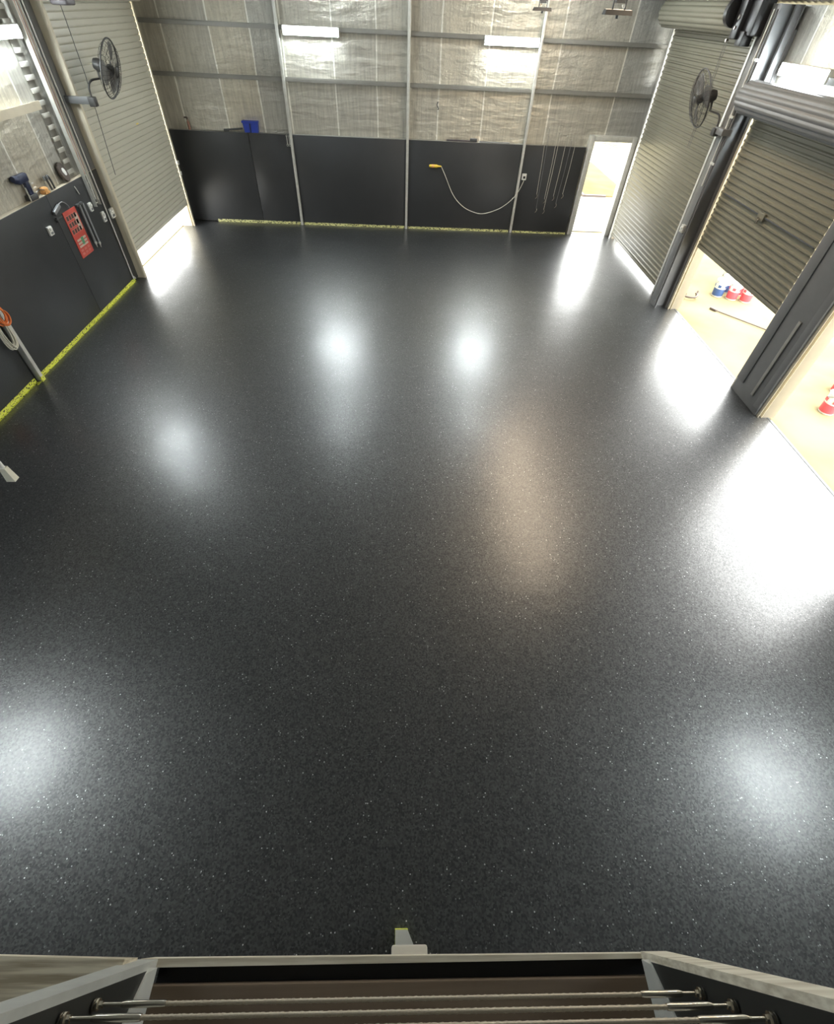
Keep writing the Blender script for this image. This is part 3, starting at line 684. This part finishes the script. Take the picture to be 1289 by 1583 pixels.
MB().rings([(.06, -.02), (.135, -.02), (.14, .0), (.135, .02), (.06, .02)], q, (-6.05, 9.95, 2.145), 28).build('reel_body', M_brown, t)
MB().rings([(.0, .021), (.055, .024), (.055, .03), (.0, .034)], q, (-6.05, 9.95, 2.145), 20, False).build('hub_label', M_white, t)
tag(MB().tube([(-5.975, 9.98, 1.93), (-5.965, 9.99, 1.88), (-5.965, 10.02, 1.80)], .008, 6).build('hang_hook', M_galv), 'small bright hook just under the ledge below the reel', 'hook')

# cords hung on the near left post
def coil(cy, cz, ry, rz, turns, x, jit, seed):
    rnd = random.Random(seed); pts = []
    for i in range(turns*22+1):
        a = 2*PI*i/22; k = 1+jit*math.sin(i*.37+seed)
        pts.append((x+.022*math.sin(i*.21+seed), cy+ry*k*math.sin(a)+.015*math.sin(i*.11), cz+rz*k*math.cos(a)))
    return pts
tag(MB().tube(coil(6.57, .90, .085, .22, 6, -5.86, .16, 2), .010, 7).build('extension_cord', M_cordw), 'coiled pale cord hanging from the left post', 'cord', 'cords hung at the left post')
tag(MB().tube(coil(6.58, 1.14, .09, .11, 5, -5.775, .2, 5), .011, 7).build('extension_cord', M_orange), 'coiled orange cord hung above the pale cord on the left post', 'cord', 'cords hung at the left post')
tag(MB().tube(coil(5.84, .44, .09, .16, 2, -5.955, .05, 9), .012, 7).build('hose_loop', M_orange), 'orange red hose loop low on the left wall at the photo edge', 'hose')
# pendant outlet hanging near the left edge
t = thing('pendant_outlet', 'white pendant outlet hanging on a cord at the left edge', 'outlet', (-4.05, 3.52, 1.0))
b = MB().hexa([(-4.05-.045, 3.52-.035, .90), (-4.05+.045, 3.52-.035, .90), (-4.05+.045, 3.52+.035, .90), (-4.05-.045, 3.52+.035, .90)], [(-4.05-.030, 3.52-.025, 1.07), (-4.05+.030, 3.52-.025, 1.07), (-4.05+.030, 3.52+.025, 1.07), (-4.05-.030, 3.52+.025, 1.07)]); b.build('connector', mat('ivory_plastic', (.74, .72, .60), .45), t)
MB().tube([(-4.05, 3.52, 1.06), (-4.05, 3.52, 1.10), (-4.05, 3.52, 1.16)], .020, 10).build('strain_relief', M_white, t)
MB().tube([(-4.05, 3.52, 1.15), (-4.06, 3.52, 2.5), (-4.05, 3.52, zr(4.05)-.02)], .008, 8).build('flex', M_cordw, t)

# ------------------------------------------------------------------ far wall items
t = thing('blue_crate', 'blue lidded crate standing on the far wall ledge', 'crate', (-3.92, 15.0, 2.004))
b = MB().hexa([(-4.09, 14.93, 2.006), (-3.76, 14.93, 2.006), (-3.76, 15.05, 2.006), (-4.09, 15.05, 2.006)], [(-4.11, 14.915, 2.19), (-3.74, 14.915, 2.19), (-3.74, 15.05, 2.19), (-4.11, 15.05, 2.19)]); b.build('crate_body', M_blue, t)
MB().box(-4.13, -3.73, 14.90, 15.055, 2.19, 2.235, .012).build('lid', M_blue, t)
MB().box(-3.945, -3.92, 14.905, 14.915, 2.01, 2.19).build('latch_strap', M_navy, t)
tag(MB().tube([(-4.62, 14.98, 2.035), (-4.45, 14.98, 2.045), (-4.15, 14.97, 2.075)], .020, 8).box(-4.62, -4.50, 14.955, 15.0, 2.006, 2.05, .01).build('hand_saw', M_steel_d), 'dark tool lying on far ledge left of the blue crate', 'tool')
t = thing('spray_bottle', 'slim bottle with red brown cap on the far ledge near the corner', 'bottle', (-5.50, 15.0, 2.004))
MB().rings([(.028, 0), (.03, .01), (.03, .15), (.014, .18), (.014, .20)], (0, 0, 1), (-5.48, 15.0, 2.004), 18).build('bottle_body', mat('brown_bottle', (.30, .16, .12), .4), t)
MB().rings([(.018, .20), (.018, .24), (.010, .25)], (0, 0, 1), (-5.48, 15.0, 2.004), 14).box(-5.55, -5.47, 14.985, 15.015, 2.225, 2.255, .006).build('cap', M_brown, t)
for x, lab, ang in ((-3.36, 'left pair of bright pliers on the far ledge', .2), (-3.18, 'right pair of bright pliers on the far ledge', -.35)):
    t = thing('pliers', lab, 'pliers', (x, 14.98, 2.004), 'pliers on the far ledge')
    c, s = math.cos(ang), math.sin(ang)
    for k in (-1, 1): MB().tube([(x-.10, 14.98+k*.02, 2.02), (x, 14.98+k*.004, 2.03), (x+.07, 14.98+k*.012*c, 2.05+.03*s)], .009, 6).build('handle', M_galv, t)
for x, lab in ((-3.06, 'left bright spanner hanging beside the first far post'), (-3.005, 'right bright spanner hanging beside the first far post')):
    t = thing('spanner', lab, 'spanner', (x, 14.9, 1.78), 'spanners hanging by the first far post')
    MB().box(x-.010, x+.010, 14.92, 14.93, 1.80, 1.97, .003).build('shank', M_galv, t)
    MB().rings([(.018, 0), (.026, 0), (.026, .01), (.018, .01)], (0, -1, 0), (x, 14.93, 1.79), 16, False).rings([(.012, 0), (.02, 0), (.02, .01), (.012, .01)], (0, -1, 0), (x, 14.93, 1.975), 16, False).build('jaws', M_galv, t)
t = thing('hand_saw', 'dark purple hand tool lying on far ledge right of the centre post', 'tool', (1.45, 15.0, 2.004))
MB().box(1.0, 1.62, 14.96, 15.02, 2.006, 2.034, .006).build('blade', M_purple, t)
MB().box(1.60, 1.78, 14.95, 15.03, 2.006, 2.075, .015).build('handle', M_steel_d, t)
tag(MB().box(1.84, 2.62, 14.96, 15.0, 2.006, 2.026, .005).build('steel_rule', M_greyp), 'thin grey bar lying on the far ledge beside the third post', 'bar')
tag(MB().tube(arc_pts((.735, 15.035, 2.74), (.68, 14.99, 2.68), (.76, 14.99, 2.62), 8)+[(.73, 15.0, 2.60)], .012, 8).build('wall_hook', M_steel_d), 'small dark hook on the far foil wall above the yellow plug', 'hook')
# yellow work light and pale cord
t = thing('yellow_connector', 'yellow socket end of pale cord on the far black board', 'connector', (.75, 14.91, 1.46))
MB().rings([(.020, 0), (.034, .02), (.036, .20), (.022, .24), (.014, .32)], (1, 0, 0), (.58, 14.90, 1.483), 16).build('connector_body', M_yell, t)
MB().rings([(.0365, .06), (.038, .07), (.038, .12), (.0365, .13)], (1, 0, 0), (.58, 14.90, 1.483), 16).build('collar', M_amber, t)
pts = [(.90, 14.90, 1.48), (1.0, 14.895, 1.32), (1.27, 14.89, .86), (1.55, 14.88, .61), (1.85, 14.87, .485), (2.15, 14.86, .452), (2.56, 14.855, .58), (2.85, 14.85, .78), (3.02, 14.85, .99), (3.13, 14.89, 1.22), (3.13, 14.905, 1.28)]
def smooth(pts, n=6):
    P = [Vector(p) for p in pts]; out = []
    for i in range(len(P)-1):
        p0, p1, p2, p3 = P[max(i-1, 0)], P[i], P[i+1], P[min(i+2, len(P)-1)]
        for k in range(n):
            u = k/n
            out.append(.5*((2*p1)+(p2-p0)*u+(2*p0-5*p1+4*p2-p3)*u*u+(3*p1-p0-3*p2+p3)*u**3))
    return out+[P[-1]]
tag(MB().tube(smooth(pts), .0085, 8).build('extension_cord', M_cordw), 'pale cord draped in a deep curve along the far black board', 'cord')
t = thing('power_outlet', 'white outlet box on far board right of the third post', 'outlet', (3.13, 14.93, 1.32))
MB().box(3.07, 3.19, 14.885, 14.93, 1.26, 1.40, .008).build('cover_plate', M_white, t)
MB().box(3.105, 3.16, 14.87, 14.886, 1.295, 1.35, .004).build('socket', M_black, t)
# wires hanging by the doorway
wires = [(3.50, 3.56, 2.30, .95), (3.57, 3.62, 2.36, .62), (3.80, 3.80, 2.40, .85), (3.87, 3.84, 2.26, .60), (4.06, 4.03, 2.22, .92), (4.20, 4.14, 2.14, .75), (4.31, 4.27, 2.10, .98)]
wl = ['first', 'second', 'third', 'fourth', 'fifth', 'sixth', 'seventh']
for (xa, xb, z1, z0), w in zip(wires, wl):
    t = thing('hanging_wire', '%s thin hanging wire from the left beside the far doorway' % w, 'wire', (xa, 14.9, z0), 'thin wires hanging by the far doorway')
    MB().tube([(xa, 14.915, z1), ((xa+xb)/2+.01, 14.912, (z1+z0)/2), (xb, 14.91, z0)], .0048, 6).build('wire', M_greyp if w in ('second', 'sixth') else M_cordw, t)
    MB().tube(arc_pts((xb, 14.91, z0), (xb+.05, 14.90, z0-.06), (xb-.02, 14.90, z0-.10), 6), .008, 6).build('clip', M_chrome, t)
    MB().cyl((xa, 14.93, z1), (xa, 14.905, z1), .009).build('fixing', M_galv, t)

# ------------------------------------------------------------------ right column services
t = thing('column_conduit', 'pale twin conduit running up the dark column between right roller doors', 'conduit', (5.54, 10.3, 1.0))
MB().tube([(5.535, 10.23, .05), (5.535, 10.23, 2.3), (5.535, 10.23, 4.5)], .012, 8).build('pipe', M_steel, t)
MB().tube([(5.53, 10.29, 2.25), (5.53, 10.29, 3.0), (5.53, 10.29, 4.5)], .014, 8).build('pipe', M_galv, t)
for z in (2.6, 3.25, 3.95): MB().box(5.525, 5.55, 10.20, 10.33, z-.02, z+.02, .004).build('saddle', M_galv, t)
t = thing('switch_box', 'small pale switch box on the dark right column', 'switch', (5.53, 10.28, 1.45))
MB().box(5.495, 5.55, 10.28, 10.38, 1.46, 1.60, .008).build('box_body', M_galv, t)
MB().cyl((5.47, 10.33, 1.55), (5.50, 10.33, 1.55), .022).build('button', M_white, t)
MB().cyl((5.47, 10.33, 1.49), (5.50, 10.33, 1.49), .018).build('button', M_white, t)
tag(MB().box(5.775, 5.80, 6.50, 6.56, .20, 1.45, .006).build('cover_strip', M_girt), 'lighter vertical cover strip on the broad dark right column', 'cover strip')
tag(MB().box(5.775, 5.80, 6.30, 6.42, 2.05, 2.20, .008).tube([(5.78, 6.40, 2.2), (5.78, 6.41, 2.5)], .008, 6).build('door_latch', M_galv), 'pale latch on the broad right column at the photo edge', 'latch')
tag(MB().box(5.90, 5.981, 8.62, 8.82, 3.80, 3.88, .01).box(5.90, 5.981, 8.25, 8.62, 3.82, 3.86, .006).build('junction_box', M_steel), 'dark junction box at the end of the right wall batten light', 'box')
b = MB().tube([(5.90, 9.72, 3.80), (5.92, 9.72, 3.70), (5.95, 9.75, 3.58)], .006, 6)
tag(b.build('light_cable', M_steel_d), 'short dark cable under the right wall batten, far one', 'cable')
b = MB().tube([(5.90, 9.40, 3.80), (5.92, 9.42, 3.68), (5.95, 9.46, 3.56)], .006, 6)
tag(b.build('light_cable', M_steel_d), 'short dark cable under the right wall batten, near one', 'cable')

# ------------------------------------------------------------------ outside
G = -.03
struct('ground', MB().box(-60, 60, -40, 80, -.4, G), M_ground, 'sunlit sandy ground outside the shed', 'ground', (0, 0, 0))
struct('path', MB().box(-40, -6.18, 2, 30, G, G+.012), M_conc_b, 'concrete apron outside the left roller door, coloured paler for glare', 'concrete apron')
struct('apron', MB().box(3.0, 9.5, 15.3, 19.0, G, G+.014), M_conc, 'concrete outside the far doorway, its pale tone standing in for glare', 'concrete apron')  # pale patch puts the doorway glare into the ground colour
tag(MB().box(6.25, 7.9, 19.15, 24.3, G, G+.03, .01).build('sand_pad', M_sand), 'tan pad lying on the ground seen through the far doorway', 'pad')
tag(MB().box(6.17, 6.249, 19.05, 24.3, G, G+.06).build('pad_edging', M_brown), 'dark edging strip along the left side of the tan pad outside', 'edging')
tag(MB().box(6.26, 7.0, 19.05, 19.14, G, G+.06).build('pad_edging', M_brown), 'dark edging strip across the near end of the tan pad outside', 'edging')
tag(MB().box(5, 14, 24.5, 27.0, G, G+.013).build('pale_path', M_conc), 'white path crossing the ground beyond the tan pad', 'path', None, 'structure')
rnd = random.Random(3); b = MB()
for i in range(130):
    x, y = rnd.uniform(7.2, 10.4), 27.6+abs(rnd.gauss(0, 1.6)); s = rnd.uniform(.05, .16)
    b.obox((x, y, G+.01), (s, s*.6, .012), Matrix.Rotation(rnd.uniform(0, PI), 3, 'Z'))
tag(b.build('leaf_litter', M_leaf), 'scattered dry leaves on the ground beyond the far doorway', 'leaves', None, 'stuff')

def pail(loc, body, lab, first={}):
    key = body
    if key in first: return copy_thing(first[key], loc, lab, random.uniform(0, 6))
    t = thing('paint_pail', lab, 'pail', (0, 0, 0), 'paint pails standing outside the right doorways')
    K = .88
    lm = {'red': M_redp, 'blue': M_bluel}[key]
    MB().rings([(.125, 0), (.13, .006), (.146, .36), (.150, .36), (.150, .375), (.146, .378)], (0, 0, 1), (0, 0, 0), 32).build('bucket', M_white, t)
    MB().rings([(.1325, .03), (.1335, .035), (.1415, .20), (.1405, .205)], (0, 0, 1), (0, 0, 0), 32, False).build('label_band', lm, t)
    b = MB()
    for a in (0.3, 1.5, 2.7, 4.0, 5.2):
        c, s = math.cos(a), math.sin(a)
        b.obox((.1445*c, .1445*s, .27), (.012, .075, .06), Matrix.Rotation(a, 3, 'Z'))
    b.build('label_print', M_bluel if key == 'blue' else M_redp, t)
    MB().rings([(.154, .372), (.158, .378), (.158, .40), (.150, .405), (.135, .398), (.0, .396)], (0, 0, 1), (0, 0, 0), 32, False).build('lid', M_white, t)
    MB().tube([(.155*math.cos(a), .155*math.sin(a)+.0, .36-.10*math.sin((a+.2)/3.54*PI)) for a in [i*.3-.2 for i in range(13)]], .004, 6).build('bail_handle', M_steel_d, t)
    for ch in t.children: ch.data.transform(Matrix.Scale(K, 4))
    first[key] = t; t.location = loc
    return t
pail((7.36, 11.05, G), 'blue', 'blue banded paint pail at the left of the group under the half-open door')
pail((7.63, 10.90, G), 'red', 'red banded paint pail in front middle of the group outside')
pail((7.90, 10.78, G), 'red', 'red banded paint pail at the right of the group outside')
pail((7.63, 11.30, G), 'blue', 'blue banded paint pail at the back left of the group outside')
pail((7.93, 11.16, G), 'red', 'red banded paint pail at the back of the group outside')
pail((7.80, 11.62, G), 'blue', 'blue banded paint pail farthest back in the group outside')
pail((7.16, 6.44, G), 'red', 'red banded paint pail alone at the right photo edge')
pail((7.75, 7.05, G), 'red', 'red banded paint pail behind the lone pail at the right edge')
pail((8.25, 7.55, G), 'red', 'red banded paint pail farther up the right photo edge')
t = thing('squeegee', 'long thin dark squeegee pole lying on the sand outside', 'squeegee', (7.2, 9.8, G))
MB().tube([(6.93, 10.22, G+.02), (8.2, 8.62, G+.03)], .012, 8).build('pole', M_brown, t)
MB().obox((6.91, 10.24, G+.03), (.07, .16, .04), Matrix.Rotation(.5, 3, 'Z'), .01).build('head', M_brown, t)
t = thing('hose_tool', 'small dark curved tool on the sand beside the far reveal', 'tool', (6.62, 10.9, G))
MB().tube([(6.62+.14*math.cos(a), 10.85+.14*math.sin(a), G+.02+.012*a) for a in [i*.3+2.4 for i in range(15)]], .022, 8).build('curved_hose', M_brown, t)
MB().cyl((6.60, 11.02, G+.02), (6.56, 11.22, G+.12), .026).cyl((6.76, 10.86, G+.02), (6.80, 10.92, G+.14), .02).build('handle', M_brown, t)

# ------------------------------------------------------------------ light
w = bpy.data.worlds.new('World'); sc.world = w; w.use_nodes = True
nt = w.node_tree; bg = nt.nodes['Background']
sky = nt.nodes.new('ShaderNodeTexSky'); sky.sky_type = 'NISHITA'; sky.sun_disc = False
sky.sun_elevation = math.radians(68); sky.sun_rotation = math.radians(200); sky.air_density = 1.2; sky.dust_density = 2.5
mixs = nt.nodes.new('ShaderNodeMix'); mixs.data_type = 'RGBA'; mixs.inputs['Factor'].default_value = .86   # bright thin overcast
mixs.inputs['B'].default_value = (9.0, 9.0, 8.6, 1)
nt.links.new(sky.outputs['Color'], mixs.inputs['A']); nt.links.new(mixs.outputs['Result'], bg.inputs['Color']); bg.inputs['Strength'].default_value = .48
s = bpy.data.lights.new('sun', 'SUN'); s.energy = 1.5; s.angle = math.radians(8); s.color = (1, .96, .88)
so = bpy.data.objects.new('sun', s); COL.objects.link(so); so.location = (0, -10, 30)
so.rotation_euler = Vector((-.04, .06, -1)).to_track_quat('-Z', 'Y').to_euler()

# ------------------------------------------------------------------ camera
cam = bpy.data.cameras.new('camera'); co = bpy.data.objects.new('camera', cam); COL.objects.link(co)
cam.sensor_fit = 'HORIZONTAL'; cam.sensor_width = 36; cam.lens = 714.433/1289*36; cam.clip_start = .02; cam.clip_end = 300
right = Vector((.99929535, -.01037578, .03607152)); down = Vector((.01644897, -.74277147, -.66934294)); fwd = Vector((.03373786, .66946462, -.74207741))
mtx = Matrix((right, -down, -fwd)).transposed().to_4x4(); mtx.translation = (0, 0, 4.4)
co.matrix_world = mtx
sc.camera = co
vs = sc.view_settings
vs.view_transform = 'Standard'; vs.look = 'None'; vs.gamma = 1; vs.use_curve_mapping = False; vs.exposure = 1.5
sc.cycles.use_denoising = True; sc.cycles.denoising_prefilter = 'ACCURATE'
sc.cycles.max_bounces = 8; sc.cycles.diffuse_bounces = 5; sc.cycles.glossy_bounces = 4
sc.cycles.sample_clamp_indirect = 12
